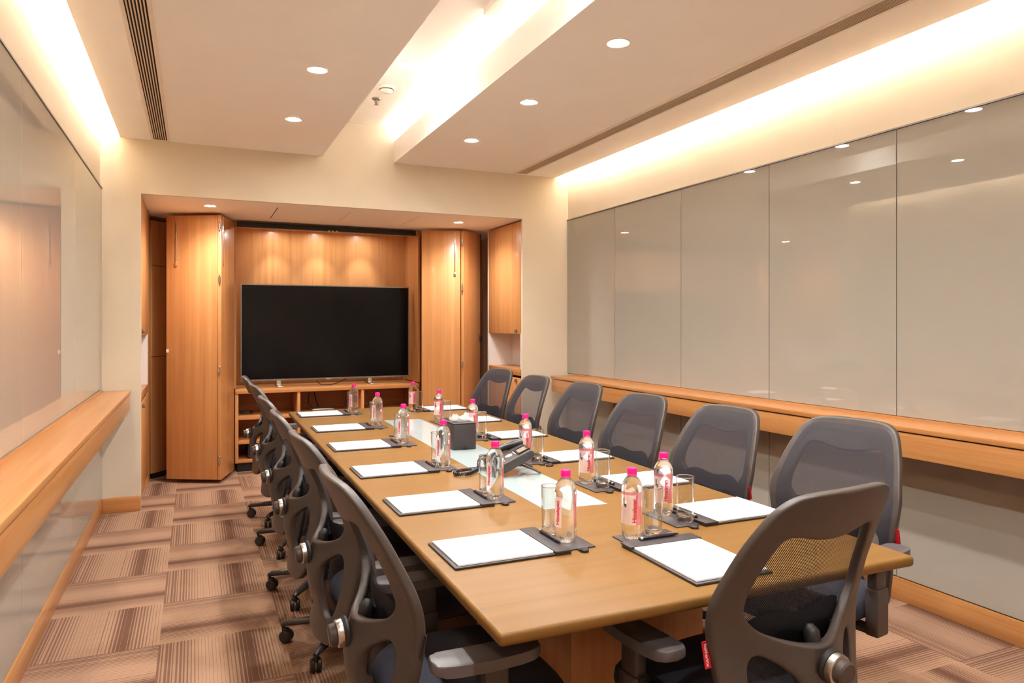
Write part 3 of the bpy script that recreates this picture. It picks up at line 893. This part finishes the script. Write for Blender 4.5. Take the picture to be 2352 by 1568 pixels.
# handset: grip bowed over the cradle with ear and mouth cups
hs = bmesh.new()
path = [(-0.074, 0.004+0.180*k/12, 0.030+0.020*math.sin(PI*k/12)) for k in range(13)]
rad = [0.0145+0.006*abs(math.cos(PI*k/12))**2 for k in range(13)]
tube(hs, path, 0.02, 14, radii=rad)
for yy in (0.025, 0.172):
    lathe(hs, [(0, -0.006), (0.020, -0.004), (0.0235, 0.004), (0.021, 0.013), (0, 0.017)], 20, c=(-0.074, yy, 0.028))
h = obj('handset', merge(bmesh.new(), hs, pm), 'phone_dark', t, ang=60)
obj('display_screen', merge(bmesh.new(), B(0.006, 0.078, 0.136, 0.178, 0.0322, 0.0338), pm), 'lcd', t)
bm = bmesh.new(); box(bm, -0.002, 0.086, 0.130, 0.136, 0.0322, 0.0375); box(bm, -0.002, 0.086, 0.178, 0.184, 0.0322, 0.0375); box(bm, -0.002, 0.006, 0.136, 0.178, 0.0322, 0.0375); box(bm, 0.078, 0.086, 0.136, 0.178, 0.0322, 0.0375)
obj('display_frame', merge(bmesh.new(), bm, pm), 'phone_dark', t)
bm = bmesh.new()
for r_ in range(4):
    for c_ in range(3): box(bm, 0.0+c_*0.019, 0.013+c_*0.019, 0.018+r_*0.015, 0.028+r_*0.015, 0.0305, 0.0345, r=0.001)
obj('keypad', merge(bmesh.new(), bm, pm), 'phone_dark', t)
bm = bmesh.new(); lathe(bm, [(0, 0.0305), (0.017, 0.0305), (0.016, 0.035), (0, 0.036)], 24, c=(0.030, 0.098, 0)); box(bm, 0.004, 0.060, 0.122, 0.126, 0.0322, 0.034)
for k in range(3): box(bm, 0.064, 0.074, 0.02+k*0.02, 0.03+k*0.02, 0.0305, 0.034)
obj('navigation_key', merge(bmesh.new(), bm, pm), 'key', t)
bm = bmesh.new()
for sx_ in (-0.075, 0.055):
    tube(bm, [(sx_+0.01, 0.028, 0.045), (sx_+0.01, 0.085, 0.022), (sx_+0.01, 0.118, 0.005)], 0.01, 10, flat=0.45)
box(bm, -0.07, 0.07, 0.026, 0.034, 0.036, 0.05)
obj('stand_leg', bm, 'phone', t)
# coiled cord: from the handset's front end, hanging down and looping on the table
cp = [Vector(v) for v in ((-0.066, -0.076, 0.046), (-0.072, -0.100, 0.060), (-0.066, -0.118, 0.042), (-0.045, -0.128, 0.012), (-0.012, -0.150, 0.010), (0.022, -0.172, 0.010), (0.044, -0.196, 0.010), (0.040, -0.226, 0.010), (0.006, -0.236, 0.010), (-0.028, -0.216, 0.010), (-0.050, -0.170, 0.010), (-0.056, -0.120, 0.010), (-0.050, -0.080, 0.012))]
fine = []
for i in range(len(cp)-1):
    p0, p1, p2, p3 = cp[max(i-1, 0)], cp[i], cp[i+1], cp[min(i+2, len(cp)-1)]
    for j in range(12):
        u_ = j/12
        fine.append(0.5*((2*p1)+(p2-p0)*u_+(2*p0-5*p1+4*p2-p3)*u_*u_+(3*p1-p0-3*p2+p3)*u_**3))
coil = []; dist = 0.0
for i in range(len(fine)-1):
    a, b2 = fine[i], fine[i+1]
    tt = (b2-a).normalized(); s1 = tt.cross(Vector((0, 0, 1)))
    if s1.length < 0.2: s1 = tt.cross(Vector((1, 0, 0)))
    s1.normalize(); s2 = tt.cross(s1)
    for j in range(5):
        q = a.lerp(b2, j/5); dist_q = dist + (b2-a).length*j/5
        an = 2*PI*dist_q/0.0065
        coil.append(q + s1*math.cos(an)*0.0062 + s2*math.sin(an)*0.0062)
    dist += (b2-a).length
obj('coiled_cord', tube(bmesh.new(), coil, 0.0019, 5), 'phone_dark', t, ang=80)

# ---------------------------------------------------------------- chairs
OUT = [(0, 1.02), (.08, 1.019), (.138, 1.013), (.176, .990), (.201, .945), (.223, .88), (.240, .81), (.248, .765), (.246, .715), (.237, .65), (.221, .56), (.203, .47), (.183, .405), (.145, .368), (.075, .360), (0, .360)]
HUP = [(0, .914), (.05, .918), (.105, .930), (.143, .928), (.164, .90), (.186, .83), (.195, .775), (.188, .735), (.142, .692), (.065, .665), (0, .658)]
HLO = [(.088, .622), (.135, .652), (.165, .652), (.180, .622), (.175, .555), (.158, .475), (.130, .432), (.092, .432), (.068, .470), (.058, .535), (.064, .590)]
YB_ = [(.36, -.262), (.45, -.238), (.55, -.222), (.65, -.215), (.72, -.221), (.80, -.243), (.90, -.283), (1.02, -.338)]
def fullloop(h):
    return h + [(-x, y) for x, y in reversed(h[1:-1])]
def yback(s, t, push=True):
    y = interp(YB_, t) + 0.5*(interp(YB_, t+0.02)-interp(YB_, t) + interp(YB_, t-0.02)-interp(YB_, t))*0.5
    y += 0.050*(s/0.25)**2
    if push:
        y -= 0.062*math.exp(-(s/0.115)**2)*math.exp(-((t-0.585)/0.14)**2)
    return y
def frame_bm():
    cu = bpy.data.curves.new('f', 'CURVE'); cu.dimensions = '2D'; cu.fill_mode = 'BOTH'
    cu.extrude = 0.006; cu.bevel_depth = 0.007; cu.bevel_resolution = 2
    for loop in (fullloop(OUT), fullloop(HUP), HLO, [(-x, y) for x, y in HLO]):
        pts = catmull(loop, 4)
        sp_ = cu.splines.new('POLY'); sp_.points.add(len(pts)-1); sp_.use_cyclic_u = True
        for p, q in zip(sp_.points, pts): p.co = (q[0], q[1], 0, 1)
    o2 = bpy.data.objects.new('f', cu); C.objects.link(o2); bpy.context.view_layer.update()
    me = bpy.data.meshes.new_from_object(o2.evaluated_get(bpy.context.evaluated_depsgraph_get()))
    bpy.data.objects.remove(o2); bpy.data.curves.remove(cu)
    bm = bmesh.new(); bm.from_mesh(me); bpy.data.meshes.remove(me)
    bmesh.ops.remove_doubles(bm, verts=bm.verts[:], dist=1e-5)
    for k in range(33):
        bmesh.ops.bisect_plane(bm, geom=bm.verts[:]+bm.edges[:]+bm.faces[:], plane_co=(0, 0.37+k*0.02, 0), plane_no=(0, 1, 0))
    for k in range(17):
        bmesh.ops.bisect_plane(bm, geom=bm.verts[:]+bm.edges[:]+bm.faces[:], plane_co=(-0.24+k*0.03, 0, 0), plane_no=(1, 0, 0))
    for v in bm.verts:
        s, t_, d = v.co
        v.co = (s, yback(s, t_) + d, t_)
    bmesh.ops.recalc_face_normals(bm, faces=bm.faces[:])
    return bm
OUTC = [(y, x) for x, y in reversed(OUT)]
def sheet_me():
    bm = bmesh.new(); uvl = bm.loops.layers.uv.new('UVMap'); rows = []; uvs = {}
    nz, ns = 40, 24
    for j in range(nz+1):
        t_ = 0.375 + (1.008-0.375)*j/nz
        w = interp(OUTC, t_)*0.965
        row = []
        for i in range(ns+1):
            s = w*(-1+2*i/ns)
            e = abs(-1+2*i/ns)
            yy = yback(s, t_, False) + 0.021 - 0.012*max(0, (e-0.85)/0.15)**2 - 0.012*max(0, (t_-0.97)/0.04)**2
            v = bm.verts.new((s, yy, t_)); uvs[v] = (s, t_); row.append(v)
        rows.append(row)
    for a, b2 in zip(rows, rows[1:]):
        for i in range(ns):
            f = bm.faces.new((a[i], a[i+1], b2[i+1], b2[i]))
            for lp in f.loops: lp[uvl].uv = uvs[lp.vert]
    return bm

def make_chair(label):
    t = thing('office_chair', label, 'office chair')
    obj('backrest_frame', frame_bm(), 'plastic', t, ang=40)
    obj('backrest_mesh', sheet_me(), 'mesh', t, ang=80)
    # lumbar support: padded cushion, carrier plate behind it and stem
    def band(z0, z1, hw, off, th, puff, wav):
        bm = bmesh.new(); rows = []
        for j in range(9):
            e = -1+2*j/8; row = []
            for i in range(21):
                g = -1+2*i/20
                zc = (z0+z1)/2 + wav*(math.cos(g*PI*1.6)*-0.5 + 0.3*g*g); hh = (z1-z0)/2*(1-0.35*g**6)
                s_ = hw*g; t_ = zc+hh*e
                row.append(bm.verts.new((s_, yback(s_, t_, False)+off+puff*(1-e*e)*(1-g**8), t_)))
            rows.append(row)
        for a, b2 in zip(rows, rows[1:]):
            for i in range(20): bm.faces.new((a[i], a[i+1], b2[i+1], b2[i]))
        bmesh.ops.solidify(bm, geom=bm.faces[:], thickness=th)
        bmesh.ops.recalc_face_normals(bm, faces=bm.faces[:])
        return bm
    lum = obj('lumbar_pad', band(0.655, 0.724, 0.160, 0.012, 0.014, -0.004, 0.012), 'pad_fabric', t, ang=60)
    bm = band(0.615, 0.684, 0.100, -0.003, 0.005, -0.003, 0.012)
    tube(bm, [(0, -0.245, 0.622), (0, -0.243, 0.655), (0, -0.238, 0.682), (0, -0.234, 0.697)], 0.018, 14, radii=[0.015, 0.019, 0.018, 0.007])
    obj('lumbar_carrier', bm, 'plastic2', lum, ang=60)
    # adjusting knob on the spine, facing backwards
    ky, kz = yback(0, 0.625) - 0.011, 0.625
    km = Matrix.Translation((0, ky, kz)) @ Matrix.Rotation(PI/2, 4, 'X') @ Matrix.Rotation(math.radians(6), 4, 'X')
    k_ = obj('tension_knob', lathe(bmesh.new(), [(0, 0.0), (0.038, 0.0), (0.039, 0.005), (0.036, 0.011), (0, 0.011)], 36, mtx=km), 'plastic2', t)
    obj('silver_ring', lathe(bmesh.new(), [(0, 0.0112), (0.0340, 0.0112), (0.0350, 0.014), (0.0335, 0.027), (0.030, 0.029), (0, 0.029)], 36, mtx=km), 'silver', k_)
    obj('knob_cap', lathe(bmesh.new(), [(0, 0.0292), (0.0275, 0.0292), (0.028, 0.032), (0.0268, 0.044), (0.023, 0.048), (0.0215, 0.047), (0, 0.0475)], 36, mtx=km), 'plastic', k_)
    # seat
    bm = bmesh.new(); rows = []
    prof_ = [(0.0, 0.492), (0.35, 0.492), (0.62, 0.489), (0.82, 0.483), (0.93, 0.473), (0.985, 0.458), (1.0, 0.440), (0.985, 0.424), (0.93, 0.414), (0.0, 0.412)]
    for fr, z in prof_:
        if fr == 0: rows.append([bm.verts.new((0, 0.035, z))]); continue
        row = []
        for k in range(48):
            a = 2*PI*k/48; ca, sa = math.cos(a), math.sin(a)
            e = 2/3.6
            x = 0.245*fr*math.copysign(abs(ca)**e, ca); y = 0.235*fr*math.copysign(abs(sa)**e, sa)
            zz = z - (0.022*max(0, (y-0.13)/0.105)**2 if y > 0.13 else 0) + 0.010*(x/0.245)**2*(1 if z > 0.45 else 0)
            row.append(bm.verts.new((x, 0.035+y, zz)))
        rows.append(row)
    for a, b2 in zip(rows, rows[1:]):
        for k in range(48):
            q = []
            for v in (a[k % len(a)], a[(k+1) % 48 % len(a)], b2[(k+1) % 48 % len(b2)], b2[k % len(b2)]):
                if v not in q: q.append(v)
            if len(q) > 2: bm.faces.new(q)
    bmesh.ops.recalc_face_normals(bm, faces=bm.faces[:])
    obj('seat_cushion', bm, 'fabric', t, ang=60)
    bm = bmesh.new(); box(bm, -0.20, 0.20, -0.16, 0.23, 0.395, 0.411, r=0.006); box(bm, -0.085, 0.085, -0.14, 0.12, 0.345, 0.395, r=0.012)
    tube(bm, [(0, -0.13, 0.372), (0, -0.20, 0.385), (0, -0.245, 0.42), (0, -0.270, 0.47)], 0.03, 12, radii=[0.036, 0.034, 0.030, 0.024], flat=0.6)
    tube(bm, [(0.085, 0.06, 0.375), (0.20, 0.07, 0.378), (0.255, 0.07, 0.372)], 0.006, 8)
    obj('seat_mechanism', bm, 'plastic2', t)
    bm = bmesh.new(); cyl(bm, 0.029, 0.10, 0.235, 20); cyl(bm, 0.020, 0.235, 0.345, 20); obj('gas_lift', bm, 'plastic2', t)
    for sd in (-1, 1):
        pts = []
        for k in range(28):
            a = 2*PI*k/28; ca, sa = math.cos(a), math.sin(a); e = 2/5.0
            w = 0.043 - 0.006*(sa > 0)*abs(sa)
            pts.append((sd*0.272 + w*math.copysign(abs(ca)**e, ca), -0.022+0.132*math.copysign(abs(sa)**e, sa)))
        bm = prism(bmesh.new(), pts, 0.614, 0.640)
        bmesh.ops.bevel(bm, geom=[e_ for e_ in bm.edges if abs(e_.verts[0].co.z-e_.verts[1].co.z) < 1e-4], offset=0.005, segments=2, affect='EDGES', profile=0.5)
        for v in bm.verts: v.co.z += 0.006*((v.co.y+0.022)/0.132)**2 - 0.004
        arm = obj('armrest_pad', bm, 'pad_plastic', t, ang=45)
        bm = bmesh.new()
        box(bm, sd*0.272-0.017, sd*0.272+0.017, -0.030, 0.030, 0.47, 0.613, r=0.006)
        box(bm, sd*0.272-0.023, sd*0.272+0.023, -0.034, 0.034, 0.375, 0.530, r=0.008)
        box(bm, min(sd*0.16, sd*0.262), max(sd*0.16, sd*0.262), -0.03, 0.03, 0.378, 0.394, r=0.004)
        post = obj('armrest_post', bm, 'plastic', t)
        obj('height_button', B(sd*0.272-0.012, sd*0.272+0.012, -0.0405, -0.0365, 0.50, 0.53, r=0.001), 'plastic2', post)
    cyl_b = bmesh.new(); lathe(cyl_b, [(0, 0.062), (0.045, 0.062), (0.050, 0.075), (0.046, 0.112), (0.034, 0.122), (0, 0.122)], 24)
    hub = obj('base_hub', cyl_b, 'base_plastic', t)
    for k in range(5):
        a = 2*PI*k/5 + PI/2
        d = Vector((math.cos(a), math.sin(a), 0))
        bm = bmesh.new()
        tube(bm, [d*0.035+Vector((0, 0, 0.094)), d*0.12+Vector((0, 0, 0.098)), d*0.22+Vector((0, 0, 0.090)), d*0.295+Vector((0, 0, 0.082)), d*0.312+Vector((0, 0, 0.074))], 0.02, 10, radii=[0.026, 0.024, 0.020, 0.017, 0.012], flat=0.75)
        lg = obj('base_leg', bm, 'base_plastic', t, ang=50)
        bm = bmesh.new()
        c0 = d*0.305
        tube(bm, [c0+Vector((0, 0, 0.075)), c0+Vector((0, 0, 0.045))], 0.007, 8)
        ca = a + 1.1 + k*0.9
        off = Vector((math.cos(ca), math.sin(ca), 0))*0.014
        ax = Vector((-math.sin(ca), math.cos(ca), 0))
        for q in (-1, 1):
            mtc = Matrix.Translation(c0+off+ax*q*0.013+Vector((0, 0, 0.0275))) @ Matrix.Rotation(ca, 4, 'Z') @ Matrix.Rotation(PI/2, 4, 'X')
            lathe(bm, [(0, -0.009), (0.022, -0.009), (0.0265, -0.005), (0.0268, 0.005), (0.022, 0.009), (0, 0.009)], 20, mtx=mtc)
        tube(bm, [c0+Vector((0, 0, 0.058)), c0+off*1.0+Vector((0, 0, 0.056)), c0+off*2.3+Vector((0, 0, 0.040))], 0.016, 8, radii=[0.010, 0.015, 0.008], flat=0.6)
        obj('caster', bm, 'plastic2', lg)
    return t
PUT = []
chair0 = make_chair('x')
def tagpart(ch, side, m, txt):
    s = side*0.243
    mt = Matrix.Translation((s, yback(s, 0.655)+0.004, 0.655)) @ Matrix.Rotation(math.radians(-12)*1, 4, 'X')
    bm = bmesh.new()
    box(bm, 0.0 if side > 0 else -0.018, 0.018 if side > 0 else 0.0, -0.001, 0.001, -0.028, 0.028, mtx=mt)
    tp = obj('fabric_tag', bm, m, ch)
    if txt:
        b2 = text_bm('featherlite', 0.0115, 0.0)
        m2 = mt @ Matrix.Translation((-0.010 if side < 0 else 0.010, -0.0014, 0)) @ Matrix.Rotation(PI/2, 4, 'X') @ Matrix.Rotation(-PI/2, 4, 'Z')
        obj('tag_lettering', merge(bmesh.new(), b2, m2), 'paper', tp)
def place(x, y, rot, label, group, dz=0.0, base=0.0, adv=0.0):
    ch = dup(chair0, (x, y, 0), rot, label, group)
    for p in ch.children:
        nm = p.name.split('.')[0]
        if nm in ('base_leg', 'base_hub'):
            p.rotation_euler = (0, 0, base)
        elif nm in ('armrest_pad', 'armrest_post'):
            p.location = (0, adv, dz)
        elif nm == 'gas_lift':
            p.location = (0, 0, dz*0.5)
        else:
            p.location = (0, 0, dz)
    return ch
GL, GR = 'mesh chairs along the left side', 'mesh chairs along the right side'
Lch = [(0.634, 1.797, 0.0, 0.24), (0.639, 2.485, 2.0, 0.22), (0.636, 3.13, -1.0, 0.26), (0.640, 3.80, 1.0, 0.22), (0.651, 4.63, 2.0, 0.25), (0.647, 5.34, -2.0, 0.30)]
for i, (x, y, dr, br) in enumerate(Lch):
    ch = place(x, y, -PI/2 + math.radians(dr), 'dark mesh-back office chair on the left side of the table, %s' % ORD[i], GL, -0.01, br)
    if i == 0: tagpart(ch, 1, 'dark_tag', False)
Rtop = [(2.317, 1.97, 10, -0.005), (2.33, 2.663, 6, -0.03), (2.335, 3.348, 5, -0.035), (2.36, 4.05, 4, -0.025), (2.39, 4.845, 4, -0.03), (2.39, 5.56, 12, -0.02)]
for i, (tx, ty, ph, dz) in enumerate(Rtop):
    a = math.radians(ph)
    x, y = tx - 0.338*math.cos(a), ty - 0.338*math.sin(a)
    ch = place(x, y, PI/2 + a, 'dark mesh-back office chair on the right side of the table, %s' % ORD[i], GR, dz, -0.31 - a)
    if i < 2: tagpart(ch, -1, 'red_tag', True)
ch = place(1.262, 1.448, math.radians(5.5), 'large dark mesh-back office chair at the near head of the table, seen from behind', None, 0.0, 0.3, 0.06)
tagpart(ch, -1, 'red_tag', True)
def kill(o):
    for c in list(o.children): kill(c)
    bpy.data.objects.remove(o)
kill(chair0)

# ---------------------------------------------------------------- world, camera, colour
w = bpy.data.worlds.new('world'); SC.world = w; w.use_nodes = True
w.node_tree.nodes['Background'].inputs[0].default_value = (0.02, 0.02, 0.02, 1)
cam = bpy.data.cameras.new('camera'); co = bpy.data.objects.new('camera', cam); C.objects.link(co)
cam.sensor_width = 36.0; cam.sensor_fit = 'HORIZONTAL'
cam.lens = 36.0*1640.0/2352.0
cam.shift_y = (745.0-784.0)/2352.0
cam.clip_start = 0.05
co.location = (0, 0, 1.38)
co.rotation_euler = (PI/2, 0, -math.atan2(1176-447, 1640.0))
SC.camera = co
SC.view_settings.view_transform = 'Standard'
SC.view_settings.look = 'None'
SC.view_settings.gamma = 1.0
SC.view_settings.use_curve_mapping = False
SC.view_settings.exposure = 3.15
cy = SC.cycles
cy.use_denoising = True
cy.max_bounces = 10; cy.diffuse_bounces = 7; cy.glossy_bounces = 4; cy.transmission_bounces = 8; cy.transparent_max_bounces = 12
cy.sample_clamp_indirect = 60.0
